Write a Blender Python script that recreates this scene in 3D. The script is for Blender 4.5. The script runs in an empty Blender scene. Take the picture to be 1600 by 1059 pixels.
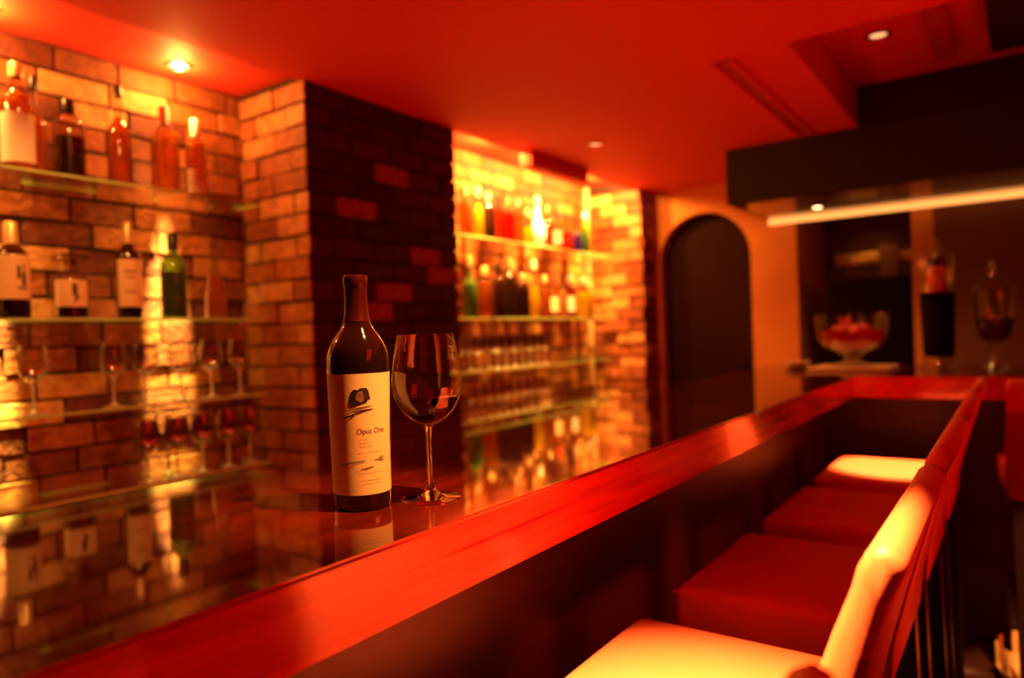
import bpy, bmesh, math, random
from mathutils import Vector, Matrix
random.seed(11)
PI = math.pi
scene = bpy.context.scene
COL = scene.collection

# ------------------------------------------------------------------ camera
EYE = 1.27
YAW = math.atan(790/1115.0); PITCH = math.radians(-0.35); ROLL = math.radians(2.0)
cam_data = bpy.data.cameras.new('camera'); cam = bpy.data.objects.new('camera', cam_data); COL.objects.link(cam)
scene.camera = cam
fwd = Vector((-math.sin(YAW)*math.cos(PITCH), math.cos(YAW)*math.cos(PITCH), math.sin(PITCH)))
r0 = Vector((math.cos(YAW), math.sin(YAW), 0)); u0 = r0.cross(fwd)
rr = r0*math.cos(ROLL) - u0*math.sin(ROLL); uu = u0*math.cos(ROLL) + r0*math.sin(ROLL)
cam.matrix_world = Matrix(((rr.x, uu.x, -fwd.x, 0), (rr.y, uu.y, -fwd.y, 0), (rr.z, uu.z, -fwd.z, EYE), (0, 0, 0, 1)))
cam_data.sensor_width = 36; cam_data.lens = 36*1115/1600.0
cam_data.clip_start = 0.02
cam_data.dof.use_dof = True; cam_data.dof.focus_distance = 0.93; cam_data.dof.aperture_fstop = 2.2

# ------------------------------------------------------------------ world, exposure
w = bpy.data.worlds.new('world'); scene.world = w; w.use_nodes = True
w.node_tree.nodes['Background'].inputs[0].default_value = (0.02, 0.001, 0.0006, 1)
w.node_tree.nodes['Background'].inputs[1].default_value = 0.2
vs = scene.view_settings
vs.view_transform = 'Standard'; vs.look = 'None'; vs.gamma = 1; vs.use_curve_mapping = False; vs.exposure = 0.0

# ------------------------------------------------------------------ lights
WARM = (1.0, 0.41, 0.07); RED = (1.0, 0.012, 0.003); AMBER = (1.0, 0.40, 0.075)
def spot(name, loc, target, power, size, blend=0.6, color=WARM, radius=0.02):
    d = bpy.data.lights.new(name, 'SPOT'); d.energy = power; d.color = color; d.spot_size = math.radians(size)
    d.spot_blend = blend; d.shadow_soft_size = radius
    o = bpy.data.objects.new(name, d); COL.objects.link(o); o.location = loc
    o.rotation_euler = (Vector(target)-Vector(loc)).to_track_quat('-Z', 'Y').to_euler(); return o
def area(name, loc, target, power, sx, sy, color=RED):
    d = bpy.data.lights.new(name, 'AREA'); d.energy = power; d.color = color; d.shape = 'RECTANGLE'; d.size = sx; d.size_y = sy
    o = bpy.data.objects.new(name, d); COL.objects.link(o); o.location = loc
    o.rotation_euler = (Vector(target)-Vector(loc)).to_track_quat('-Z', 'Y').to_euler(); return o
CEIL = 2.285
BAY_SPOTS_L = (0.25, 0.85, 1.465)
BAY_SPOTS_R = (3.20, 3.82, 4.50)
def point(name, loc, power, color=WARM, radius=0.02):
    d = bpy.data.lights.new(name, 'POINT'); d.energy = power; d.color = color; d.shadow_soft_size = radius
    o = bpy.data.objects.new(name, d); COL.objects.link(o); o.location = loc; return o
for y in BAY_SPOTS_L:
    spot('alcove_spot', (-2.50, y, CEIL-0.02), (-2.69, y, 1.0), 4200, 12, 0.7, (1.0, 0.62, 0.18))
    spot('alcove_fill', (-2.50, y, CEIL-0.02), (-2.60, y, 1.0), 55, 60, 1.0)
    point('alcove_bulb', (-2.50, y, CEIL-0.03), 9)
for y in BAY_SPOTS_R:
    spot('alcove_spot', (-2.36, y, CEIL+0.04), (-2.60, y, 1.0), 460, 60, 1.0)
    point('alcove_bulb', (-2.36, y, CEIL+0.04), 44)
spot('seat_spot', (-0.26, 0.50, CEIL-0.02), (-0.30, 0.76, 0.85), 2300, 29, 1.0, (1.0, 0.78, 0.30))
spot('seat_spot', (-0.30, 2.78, CEIL-0.02), (-0.34, 2.76, 0.77), 1300, 19, 0.5, (1.0, 0.78, 0.30))
spot('counter_spot', (-0.13, 0.78, CEIL-0.02), (-0.68, 0.68, 1.10), 230, 22, 0.9, AMBER)
spot('shelf_fill', (-1.70, 0.80, CEIL-0.02), (-2.56, 1.12, 1.35), 45, 60, 0.8, AMBER, 0.05)  # added warm spot out of view, brightens the near alcove's labels
spot('shelf_fill', (-1.84, 3.44, CEIL-0.02), (-2.56, 3.85, 1.45), 85, 62, 0.8, AMBER)
spot('canopy_spot', (-0.963, 4.58, 1.965), (-0.963, 4.4, 0), 24, 110, 0.8, AMBER)
spot('canopy_spot', (-0.25, 4.58, 1.965), (-0.25, 4.0, 0), 36, 110, 0.8, AMBER)
spot('tray_spot', (-0.453, 3.414, 2.47), (-0.453, 3.414, 0), 20, 70, 0.6, (1.0, 0.16, 0.05))
area('added_red_upfill', (-1.60, 1.9, 0.30), (-1.60, 1.9, 3), 20, 0.8, 4.6)  # added red fill hidden behind the counter, reddens the ceiling
area('added_red_fill', (1.1, 0.9, 2.2), (0.2, 1.3, 0.7), 14, 0.8, 2.4)  # added red fill out of view, ambient red for stools and apron
area('added_red_upfill', (0.9, 3.0, 0.05), (0.5, 3.0, 3), 60, 0.8, 1.8)  # added red fill at floor level, brightens the raised tray

# ------------------------------------------------------------------ material helpers
def new_mat(name):
    m = bpy.data.materials.new(name); m.use_nodes = True; nt = m.node_tree
    return m, nt, nt.nodes, nt.links, nt.nodes['Principled BSDF']
def mat(name, color, rough=0.5, metal=0.0, coat=0.0, bump=0.0, bscale=60.0, var=0.0, vscale=4.0, emit=None, estr=0.0, spec=0.5):
    m, nt, N, L, b = new_mat(name)
    b.inputs['Base Color'].default_value = (*color, 1); b.inputs['Roughness'].default_value = rough
    b.inputs['Metallic'].default_value = metal; b.inputs['Coat Weight'].default_value = coat
    b.inputs['Coat Roughness'].default_value = 0.04; b.inputs['Specular IOR Level'].default_value = spec
    tc = N.new('ShaderNodeTexCoord')
    n = N.new('ShaderNodeTexNoise'); n.inputs['Scale'].default_value = vscale; n.inputs['Detail'].default_value = 5
    L.new(tc.outputs['Object'], n.inputs['Vector'])
    r = N.new('ShaderNodeValToRGB')
    r.color_ramp.elements[0].position = 0.3; r.color_ramp.elements[1].position = 0.7
    r.color_ramp.elements[0].color = (*[c*(1-var) for c in color], 1); r.color_ramp.elements[1].color = (*[min(1, c*(1+var)) for c in color], 1)
    L.new(n.outputs[0], r.inputs[0]); L.new(r.outputs[0], b.inputs['Base Color'])
    if bump:
        n2 = N.new('ShaderNodeTexNoise'); n2.inputs['Scale'].default_value = bscale; n2.inputs['Detail'].default_value = 6
        L.new(tc.outputs['Object'], n2.inputs['Vector'])
        bp = N.new('ShaderNodeBump'); bp.inputs['Strength'].default_value = bump; bp.inputs['Distance'].default_value = 0.004
        L.new(n2.outputs[0], bp.inputs['Height']); L.new(bp.outputs[0], b.inputs['Normal'])
    if emit:
        b.inputs['Emission Color'].default_value = (*emit, 1); b.inputs['Emission Strength'].default_value = estr
    return m
def thin_glass(name, tint=(1, 1, 1), gloss=(1, 1, 1), rough=0.015, extra=0.0, haze=0.0, hcol=(1, 1, 1), edge=1.0):
    m = bpy.data.materials.new(name); m.use_nodes = True; N = m.node_tree.nodes; L = m.node_tree.links
    N.clear(); out = N.new('ShaderNodeOutputMaterial')
    t = N.new('ShaderNodeBsdfTransparent'); t.inputs[0].default_value = (*tint, 1)
    g = N.new('ShaderNodeBsdfGlossy'); g.inputs[0].default_value = (*gloss, 1); g.inputs['Roughness'].default_value = rough
    f = N.new('ShaderNodeFresnel')
    ge = N.new('ShaderNodeNewGeometry'); mi_ = N.new('ShaderNodeMix'); mi_.data_type = 'FLOAT'
    mi_.inputs[2].default_value = 1.5; mi_.inputs[3].default_value = 1/1.5      # both sides of a thin pane reflect alike
    L.new(ge.outputs['Backfacing'], mi_.inputs[0]); L.new(mi_.outputs[0], f.inputs[0])
    a = N.new('ShaderNodeMath'); a.operation = 'ADD'; a.use_clamp = True; a.inputs[1].default_value = extra
    L.new(f.outputs[0], a.inputs[0])
    mx = N.new('ShaderNodeMixShader'); L.new(a.outputs[0], mx.inputs[0])
    lw = N.new('ShaderNodeLayerWeight'); lw.inputs[0].default_value = 0.32
    cm = N.new('ShaderNodeMix'); cm.data_type = 'RGBA'; cm.inputs[6].default_value = (*tint, 1)
    cm.inputs[7].default_value = (*[c*edge for c in tint], 1)
    L.new(lw.outputs['Facing'], cm.inputs[0]); L.new(cm.outputs[2], t.inputs[0])
    src = t
    if haze > 0:
        tl = N.new('ShaderNodeBsdfTranslucent'); tl.inputs[0].default_value = (*hcol, 1)
        df = N.new('ShaderNodeBsdfDiffuse'); df.inputs[0].default_value = (*hcol, 1)
        m0 = N.new('ShaderNodeMixShader'); m0.inputs[0].default_value = 0.5; L.new(tl.outputs[0], m0.inputs[1]); L.new(df.outputs[0], m0.inputs[2])
        m1 = N.new('ShaderNodeMixShader'); m1.inputs[0].default_value = haze; L.new(t.outputs[0], m1.inputs[1]); L.new(m0.outputs[0], m1.inputs[2])
        src = m1
    L.new(src.outputs[0], mx.inputs[1]); L.new(g.outputs[0], mx.inputs[2]); L.new(mx.outputs[0], out.inputs[0])
    return m
def real_glass(name, color, rough=0.0, ior=1.5):
    m, nt, N, L, b = new_mat(name)
    b.inputs['Base Color'].default_value = (*color, 1); b.inputs['Roughness'].default_value = rough
    b.inputs['Transmission Weight'].default_value = 1; b.inputs['IOR'].default_value = ior
    return m
def brick_mat(name, c0, c1, c2, rough=0.6):
    m, nt, N, L, b = new_mat(name)
    at = N.new('ShaderNodeAttribute'); at.attribute_name = 'tone'
    r = N.new('ShaderNodeValToRGB'); e = r.color_ramp.elements
    e[0].position = 0.0; e[0].color = (*c0, 1); e[1].position = 1.0; e[1].color = (*c2, 1)
    x = e.new(0.6); x.color = (*c1, 1)
    L.new(at.outputs['Fac'], r.inputs[0])
    tc = N.new('ShaderNodeTexCoord'); n = N.new('ShaderNodeTexNoise'); n.inputs['Scale'].default_value = 22; n.inputs['Detail'].default_value = 8
    L.new(tc.outputs['Object'], n.inputs['Vector'])
    mx = N.new('ShaderNodeMix'); mx.data_type = 'RGBA'; mx.blend_type = 'MULTIPLY'; mx.inputs[0].default_value = 0.55
    r2 = N.new('ShaderNodeValToRGB'); r2.color_ramp.elements[0].position = 0.35; r2.color_ramp.elements[1].position = 0.62
    r2.color_ramp.elements[0].color = (0.35, 0.3, 0.25, 1); L.new(n.outputs[0], r2.inputs[0])
    L.new(r.outputs[0], mx.inputs[6]); L.new(r2.outputs[0], mx.inputs[7]); L.new(mx.outputs[2], b.inputs['Base Color'])
    b.inputs['Roughness'].default_value = rough
    n2 = N.new('ShaderNodeTexNoise'); n2.inputs['Scale'].default_value = 45; n2.inputs['Detail'].default_value = 8
    L.new(tc.outputs['Object'], n2.inputs['Vector'])
    bp = N.new('ShaderNodeBump'); bp.inputs['Strength'].default_value = 0.8; bp.inputs['Distance'].default_value = 0.01
    L.new(n2.outputs[0], bp.inputs['Height']); L.new(bp.outputs[0], b.inputs['Normal'])
    return m
def wood_mat(name, c0, c1, rough, coat, axis_scale=(14, 1.2, 14), spec=0.5):
    m, nt, N, L, b = new_mat(name)
    tc = N.new('ShaderNodeTexCoord'); mp = N.new('ShaderNodeMapping'); mp.inputs['Scale'].default_value = axis_scale
    L.new(tc.outputs['Object'], mp.inputs['Vector'])
    n = N.new('ShaderNodeTexNoise'); n.inputs['Scale'].default_value = 2.2; n.inputs['Detail'].default_value = 9; n.inputs['Distortion'].default_value = 0.6
    L.new(mp.outputs[0], n.inputs['Vector'])
    r = N.new('ShaderNodeValToRGB'); r.color_ramp.elements[0].position = 0.36; r.color_ramp.elements[1].position = 0.66
    r.color_ramp.elements[0].color = (*c0, 1); r.color_ramp.elements[1].color = (*c1, 1)
    L.new(n.outputs[0], r.inputs[0]); L.new(r.outputs[0], b.inputs['Base Color'])
    b.inputs['Roughness'].default_value = rough; b.inputs['Coat Weight'].default_value = coat; b.inputs['Coat Roughness'].default_value = 0.02
    b.inputs['Specular IOR Level'].default_value = spec
    return m

M = {}
M['brick'] = brick_mat('brick', (0.12, 0.015, 0.004), (0.42, 0.12, 0.026), (0.80, 0.42, 0.15))
M['brick_shaded'] = brick_mat('shaded_brick', (0.030, 0.005, 0.003), (0.07, 0.014, 0.008), (0.34, 0.11, 0.06), 0.5)  # darkened copy of brick: the pillar front's shade is put into its colour
M['mortar'] = mat('mortar', (0.030, 0.008, 0.003), 0.9, bump=0.5, var=0.3)
M['ceiling'] = mat('ceiling_paint', (0.66, 0.042, 0.014), 0.7, bump=0.05)
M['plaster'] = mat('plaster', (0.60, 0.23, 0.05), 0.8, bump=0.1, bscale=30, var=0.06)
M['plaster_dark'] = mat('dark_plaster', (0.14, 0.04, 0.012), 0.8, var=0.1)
M['floor'] = mat('floor_boards', (0.05, 0.015, 0.01), 0.4, var=0.3)
M['room'] = mat('room_wall_paint', (0.10, 0.02, 0.012), 0.8)
M['counter'] = wood_mat('lacquered_mahogany', (0.06, 0.004, 0.0015), (0.12, 0.010, 0.003), 0.04, 0.0, (14, 1.2, 14))
M['apron'] = wood_mat('mahogany_edge', (0.42, 0.008, 0.003), (0.58, 0.016, 0.005), 0.15, 0.6, (14, 1.4, 26))
M['panel'] = wood_mat('dark_panel_wood', (0.016, 0.0015, 0.001), (0.028, 0.003, 0.0015), 0.5, 0.0, (2, 2, 14))
M['canopy'] = wood_mat('dark_canopy_wood', (0.010, 0.001, 0.0005), (0.016, 0.0016, 0.001), 0.5, 0.0, (1.4, 14, 14))
M['canopy_under'] = mat('canopy_underside', (0.12, 0.035, 0.018), 0.18, coat=0.6, var=0.1)
M['led'] = mat('led_diffuser', (0.8, 0.5, 0.2), 0.5, emit=(1.0, 0.36, 0.075), estr=1.7)
M['lamp'] = mat('lamp_glow', (1, 0.8, 0.5), 0.5, emit=(1.0, 0.62, 0.25), estr=16)
M['lamp_dim'] = mat('lamp_glow_soft', (1, 0.7, 0.4), 0.5, emit=(1.0, 0.45, 0.18), estr=1.6)
M['lamp_trim'] = mat('lamp_trim_metal', (0.6, 0.4, 0.25), 0.25, 0.9)
M['leather'] = mat('red_leather', (0.72, 0.068, 0.019), 0.5, bump=0.12, bscale=500, var=0.04, spec=0.25)
M['leather_back'] = mat('dark_red_leather', (0.40, 0.03, 0.012), 0.45, bump=0.12, bscale=500, spec=0.4)
M['thread'] = mat('stitch_thread', (0.10, 0.012, 0.008), 0.8)
M['leg'] = mat('dark_stool_wood', (0.02, 0.007, 0.005), 0.35)
M['chrome'] = mat('chrome', (0.7, 0.65, 0.6), 0.12, 1.0)
M['shelf'] = thin_glass('shelf_glass', (0.93, 0.97, 0.90), rough=0.02)
M['shelf_edge'] = mat('shelf_glass_edge', (0.55, 0.80, 0.30), 0.12, coat=0.6)
M['clear'] = thin_glass('clear_glass', (0.90, 0.86, 0.78), rough=0.02, extra=0.03, edge=0.12)
M['stemware'] = thin_glass('stemware_glass', (0.98, 0.97, 0.95), rough=0.08, extra=0.05, edge=0.8)
M['stem_glint_haze'] = thin_glass('stem_glint_haze', (0.97, 0.95, 0.9), rough=0.14, extra=0.28, haze=0.75, hcol=(1, 0.95, 0.8))  # white haze put into clear stems to stand in for bright glints
M['solidglass'] = real_glass('solid_glass', (1, 0.97, 0.94))
M['amberglass'] = thin_glass('amber_glass', (0.80, 0.38, 0.10), rough=0.02, extra=0.02, edge=0.15)
M['greenglass'] = thin_glass('green_glass', (0.30, 0.50, 0.10), rough=0.02, extra=0.03, haze=0.25, hcol=(0.30, 0.55, 0.10))
M['amber'] = thin_glass('amber_spirit', (0.88, 0.45, 0.12), rough=0.05, haze=0.28, hcol=(0.95, 0.42, 0.08))
M['paleamber'] = thin_glass('pale_spirit', (0.92, 0.62, 0.25), rough=0.05, haze=0.35, hcol=(0.95, 0.60, 0.20))
M['redliq'] = thin_glass('red_liqueur', (0.7, 0.03, 0.02), rough=0.05, haze=0.6, hcol=(0.85, 0.02, 0.015))
M['blueliq'] = thin_glass('blue_liqueur', (0.05, 0.06, 0.6), rough=0.05, haze=0.7, hcol=(0.05, 0.06, 0.75))
M['yellowliq'] = thin_glass('yellow_liqueur', (0.95, 0.75, 0.05), rough=0.05, haze=0.7, hcol=(1.0, 0.80, 0.03))
M['greenliq'] = thin_glass('green_liqueur', (0.2, 0.5, 0.06), rough=0.05, haze=0.6, hcol=(0.15, 0.45, 0.05))
M['darkliq'] = mat('dark_spirit', (0.035, 0.008, 0.005), 0.2)
M['darkglass'] = mat('dark_bottle_glass', (0.012, 0.004, 0.003), 0.06, coat=1.0)
M['paper'] = mat('cream_label_paper', (0.84, 0.62, 0.34), 0.6, var=0.04)
M['white_paper'] = mat('white_label_paper', (0.9, 0.86, 0.74), 0.55, var=0.03)
M['ink'] = mat('label_ink', (0.10, 0.045, 0.03), 0.6)
M['softink'] = mat('faded_label_ink', (0.45, 0.24, 0.13), 0.6)
M['emblem'] = mat('emblem_ink', (0.018, 0.012, 0.03), 0.5)
M['emblem_in'] = mat('emblem_wash', (0.22, 0.10, 0.085), 0.6, var=0.3, vscale=120)
M['blackcap'] = mat('black_cap', (0.015, 0.008, 0.006), 0.3)
M['goldcap'] = mat('gold_foil_cap', (0.85, 0.60, 0.28), 0.35, 0.4)
M['whitecap'] = mat('white_cap', (0.9, 0.85, 0.75), 0.4)
M['redcap'] = mat('red_cap', (0.6, 0.03, 0.02), 0.35)
M['capsule'] = mat('burgundy_foil', (0.06, 0.004, 0.003), 0.28, 0.1)
M['wine'] = mat('red_wine', (0.008, 0.0008, 0.0005), 0.12, spec=0.15)
M['paleplate'] = mat('pale_china', (0.85, 0.66, 0.42), 0.25)
M['fruit'] = mat('red_fruit', (0.65, 0.10, 0.04), 0.3, var=0.4, vscale=20)
M['brass'] = mat('brass', (0.8, 0.5, 0.15), 0.3, 0.8)
M['box_brown'] = mat('brown_carton', (0.30, 0.12, 0.05), 0.6)
M['black'] = mat('black_enamel', (0.005, 0.001, 0.001), 0.6, spec=0.08)
M['wood_pale'] = mat('pale_wood', (0.72, 0.48, 0.24), 0.5, var=0.15, vscale=10)
M['door'] = wood_mat('dark_door_wood', (0.014, 0.0012, 0.0006), (0.022, 0.002, 0.001), 0.7, 0.0, spec=0.1)

# ------------------------------------------------------------------ mesh helpers
def box(bm, x0, x1, y0, y1, z0, z1, bev=0.0, mi=0, segs=2):
    vs_ = [bm.verts.new((x, y, z)) for z in (z0, z1) for y in (y0, y1) for x in (x0, x1)]
    q = [(0, 2, 3, 1), (4, 5, 7, 6), (0, 1, 5, 4), (2, 6, 7, 3), (0, 4, 6, 2), (1, 3, 7, 5)]
    fs = [bm.faces.new([vs_[i] for i in f]) for f in q]
    for f in fs: f.material_index = mi
    if bev > 0:
        es = list({e for f in fs for e in f.edges})
        r = bmesh.ops.bevel(bm, geom=es, offset=bev, segments=segs, profile=0.5, affect='EDGES')
        for f in r['faces']: f.material_index = mi
    return fs
def lathe(bm, prof, seg=32, cx=0, cy=0, cz=0, sq=None, mi=0):
    """profile of (radius, height); closes on the axis at both ends. sq: squareness 0..1"""
    rings = []
    for r, z in prof:
        if r < 1e-6:
            rings.append([bm.verts.new((cx, cy, cz+z))])
        else:
            ring = []
            for k in range(seg):
                a = 2*PI*k/seg; rad = r
                if sq:
                    n = 2+6*sq; rad = r*(abs(math.cos(a))**n+abs(math.sin(a))**n)**(-1.0/n)
                ring.append(bm.verts.new((cx+rad*math.cos(a), cy+rad*math.sin(a), cz+z)))
            rings.append(ring)
    for A, B in zip(rings, rings[1:]):
        if len(A) == 1 and len(B) == 1: continue
        for k in range(seg):
            j = (k+1) % seg
            if len(A) == 1: f = bm.faces.new((A[0], B[j], B[k]))
            elif len(B) == 1: f = bm.faces.new((A[k], A[j], B[0]))
            else: f = bm.faces.new((A[k], A[j], B[j], B[k]))
            f.material_index = mi
def tube(bm, pts, r, seg=8, mi=0, closed=False):
    pts = [Vector(p) for p in pts]; n = len(pts); rings = []
    for i, p in enumerate(pts):
        a = pts[i-1] if (i > 0 or closed) else p; b = pts[(i+1) % n] if (i < n-1 or closed) else p
        d = (b-a).normalized(); s = Vector((0, 0, 1)) if abs(d.z) < 0.9 else Vector((1, 0, 0))
        e1 = d.cross(s).normalized(); e2 = d.cross(e1)
        rings.append([bm.verts.new(p+(e1*math.cos(2*PI*k/seg)+e2*math.sin(2*PI*k/seg))*r) for k in range(seg)])
    m = n if closed else n-1
    for i in range(m):
        A = rings[i]; B = rings[(i+1) % n]
        for k in range(seg):
            j = (k+1) % seg; f = bm.faces.new((A[k], A[j], B[j], B[k])); f.material_index = mi
    if not closed:
        bm.faces.new(rings[0]); bm.faces.new(rings[-1][::-1])
def obj(name, bm, mats, parent=None, loc=None, smooth=True, ang=0.7):
    bmesh.ops.recalc_face_normals(bm, faces=bm.faces)
    me = bpy.data.meshes.new(name); bm.to_mesh(me); bm.free()
    for m in (mats if isinstance(mats, (list, tuple)) else [mats]): me.materials.append(m)
    if smooth:
        for p in me.polygons: p.use_smooth = True
        me.set_sharp_from_angle(angle=ang)
    o = bpy.data.objects.new(name, me); COL.objects.link(o)
    if parent: o.parent = parent
    if loc is not None: o.location = loc
    return o
def tag(o, label=None, cat=None, group=None, kind=None):
    if label: o['label'] = label
    if cat: o['category'] = cat
    if group: o['group'] = group
    if kind: o['kind'] = kind
    return o
def thing(name, label, cat, loc=(0, 0, 0), rz=0, group=None):
    o = bpy.data.objects.new(name, None); COL.objects.link(o); o.empty_display_size = 0.05
    o.location = loc; o.rotation_euler = (0, 0, rz)
    return tag(o, label, cat, group)
def struct(name, bm, mats, label=None, **k):
    return tag(obj(name, bm, mats, **k), label, None, None, 'structure')
def copy_tree(o, parent=None):
    c = o.copy(); COL.objects.link(c); c.parent = parent
    for ch in list(o.children): copy_tree(ch, c)
    return c

# ------------------------------------------------------------------ setting: ceiling, floor, plain walls
bm = bmesh.new()
box(bm, -2.25, -0.65, -2.2, 6.3, CEIL, 2.50)
box(bm, -0.65, 2.2, -2.2, 2.70, CEIL, 2.50)
box(bm, -0.65, 2.2, 4.10, 6.3, CEIL, 2.50)
box(bm, -0.66, 2.2, 2.69, 4.11, 2.492, 2.56)
box(bm, -2.80, -2.2499, -2.2, 2.2, CEIL+0.022, 2.50)
box(bm, -2.80, -2.2499, 2.2, 6.3, CEIL+0.085, 2.50)
struct('ceiling', bm, M['ceiling'], smooth=False)
bm = bmesh.new(); box(bm, -2.8, 2.2, -2.2, 6.3, -0.05, 0.0); struct('floor', bm, M['floor'], smooth=False)
bm = bmesh.new(); box(bm, 2.15, 2.25, -2.2, 6.3, 0, 2.5); struct('wall_right', bm, M['room'], smooth=False)
bm = bmesh.new(); box(bm, -2.8, 2.2, -2.3, -2.2, 0, 2.5); struct('wall_back', bm, M['room'], smooth=False)

# ------------------------------------------------------------------ brick walls (rustic bricks, each proud of its bed)
def brick_face(bm, lay, plane, c, a0, a1, z0, z1, nrm, tones=(0.1, 0.75), light=0.06, forced=(), proud=0.012, phase=0.0, blen=0.222, seed=1, bh=0.0755, hgt=0.0855):
    """plane 'x': wall at x=c running along y; plane 'y': wall at y=c running along x"""
    R = random.Random(seed); row = 0; z = z1
    while z > z0-0.001:
        zt = z; zb = max(z-bh, z0); off = (0.5 if row % 2 else 0.0)*blen+phase
        s = a0-blen+(off % blen)
        while s < a1:
            L = blen*R.uniform(0.94, 1.04); e = s+L-0.010
            b0 = max(s, a0); b1 = min(e, a1)
            if b1-b0 > 0.02:
                d = proud*R.uniform(0.1, 1.0); j = R.uniform(-0.002, 0.002)
                t = R.uniform(*tones)
                if R.random() < light: t = R.uniform(0.85, 1.0)
                for fa, fz in forced:
                    if b0 <= fa <= b1 and zb <= fz <= zt: t = 1.0; d = proud
                if plane == 'x':
                    q = sorted((c, c+nrm*d)); new = box(bm, q[0]-0.002*(nrm > 0), q[1]+0.002*(nrm < 0), b0, b1, zb+j, zt+j)
                else:
                    q = sorted((c, c+nrm*d)); new = box(bm, b0, b1, q[0]-0.002*(nrm > 0), q[1]+0.002*(nrm < 0), zb+j, zt+j)
                for f in new:
                    f.material_index = 0
                    for l in f.loops: l[lay] = (t, t, t, 1)
            s = s+L
        z -= hgt; row += 1
def finish_bricks(name, bm, mats, bevel=0.004):
    o = struct(name, bm, mats, smooth=False)
    md = o.modifiers.new('soft', 'BEVEL'); md.width = bevel; md.segments = 2; md.limit_method = 'ANGLE'
    return o
XW = -2.65; XP = -2.235; T = M
bm = bmesh.new(); lay = bm.loops.layers.float_color.new('tone')
box(bm, XW-0.12, XW, -1.0, 5.1, 0, 2.46, mi=1)
brick_face(bm, lay, 'x', XW, -0.9, 1.83, 0.05, CEIL+0.015, 1, seed=4, phase=0.05, tones=(0.0, 0.68), light=0.05)
brick_face(bm, lay, 'x', XW, 2.72, 4.80, 0.05, CEIL+0.078, 1, seed=9, phase=0.11, tones=(0.3, 0.9))
finish_bricks('wall_left', bm, [M['brick'], M['mortar']])
# pillar between the two alcoves
bm = bmesh.new(); lay = bm.loops.layers.float_color.new('tone')
box(bm, -2.66, XP, 1.815, 2.70, 0, 2.46, mi=1)
brick_face(bm, lay, 'y', 1.815, -2.64, XP+0.008, 0.03, CEIL-0.004, -1, seed=5, tones=(0.35, 0.8), light=0.15)
brick_face(bm, lay, 'y', 2.70, -2.64, XP+0.008, 0.03, CEIL-0.004, 1, seed=6)
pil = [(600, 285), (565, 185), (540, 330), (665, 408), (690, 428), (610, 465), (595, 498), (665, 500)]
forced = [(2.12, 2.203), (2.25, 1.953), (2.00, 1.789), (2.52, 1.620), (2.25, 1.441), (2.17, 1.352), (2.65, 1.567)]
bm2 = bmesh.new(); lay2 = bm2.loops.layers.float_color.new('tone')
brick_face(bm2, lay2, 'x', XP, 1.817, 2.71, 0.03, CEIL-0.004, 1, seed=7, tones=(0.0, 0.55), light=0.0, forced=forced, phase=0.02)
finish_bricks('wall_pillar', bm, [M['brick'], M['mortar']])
pf = obj('brick_facing', bm2, [M['brick_shaded'], M['mortar']], bpy.data.objects['wall_pillar'], smooth=False)
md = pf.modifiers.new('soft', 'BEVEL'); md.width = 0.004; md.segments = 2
# far pillar closing the second alcove
bm = bmesh.new(); lay = bm.loops.layers.float_color.new('tone')
box(bm, -2.66, -2.21, 4.78, 5.02, 0, 2.46, mi=1)
brick_face(bm, lay, 'y', 4.78, -2.64, -2.20, 0.03, CEIL-0.004, -1, seed=15, tones=(0.2, 0.9), light=0.2, proud=0.03)
brick_face(bm, lay, 'x', -2.21, 4.77, 4.995, 0.03, CEIL-0.004, 1, seed=16, proud=0.02)
finish_bricks('wall_far_pillar', bm, [M['brick'], M['mortar']])

# end wall with the arched doorway and the recess beside it
AX0, AX1, AZ = -2.165, -1.495, 2.10
def arch_pts(x0, x1, ztop, n=20):
    cx = (x0+x1)/2; r = (x1-x0)/2; zc = ztop-r
    return [(x0, 0.0)]+[(cx-r*math.cos(PI*k/n), zc+r*math.sin(PI*k/n)) for k in range(n+1)]+[(x1, 0.0)]
bm = bmesh.new()
pts = arch_pts(AX0, AX1, AZ)
def strip_wall(bm, pts, y0, y1, xl, xr, zt):
    # the wall around an arched opening, with thickness
    n = len(pts)
    for y in (y0, y1):
        v = [bm.verts.new((x, y, z)) for x, z in pts]
        t = [bm.verts.new((x, y, zt)) for x, z in pts]
        for i in range(1, n-2): bm.faces.new((v[i], v[i+1], t[i+1], t[i]))
        a = [bm.verts.new(p) for p in ((xl, y, 0), (xl, y, zt))]; bm.faces.new((a[0], v[0], v[1])); bm.faces.new((a[0], v[1], t[1], a[1]))
        b = [bm.verts.new(p) for p in ((xr, y, 0), (xr, y, zt))]; bm.faces.new((b[0], v[-1], v[-2])); bm.faces.new((b[0], v[-2], t[-2], b[1]))
    va = [bm.verts.new((x, y0, z)) for x, z in pts]; vb = [bm.verts.new((x, y1, z)) for x, z in pts]
    for i in range(n-1): bm.faces.new((va[i], va[i+1], vb[i+1], vb[i]))
strip_wall(bm, pts, 5.0, 5.16, -2.6, -1.19, 2.46)
box(bm, -1.30, -1.19, 5.001, 5.86, 0, 2.46)
box(bm, -0.517, -0.40, 5.0, 5.86, 0, 2.46)
bmesh.ops.remove_doubles(bm, verts=bm.verts, dist=0.0004)
struct('wall_end', bm, M['plaster'], smooth=False)
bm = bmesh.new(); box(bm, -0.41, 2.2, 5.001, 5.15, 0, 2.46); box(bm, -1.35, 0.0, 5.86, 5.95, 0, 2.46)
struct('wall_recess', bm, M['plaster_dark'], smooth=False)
door = thing('door_1', None, None, (-1.83, 5.11, 0)); door['kind'] = 'structure'
bm = bmesh.new(); dp = arch_pts(-0.325, 0.325, 2.09)
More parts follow.
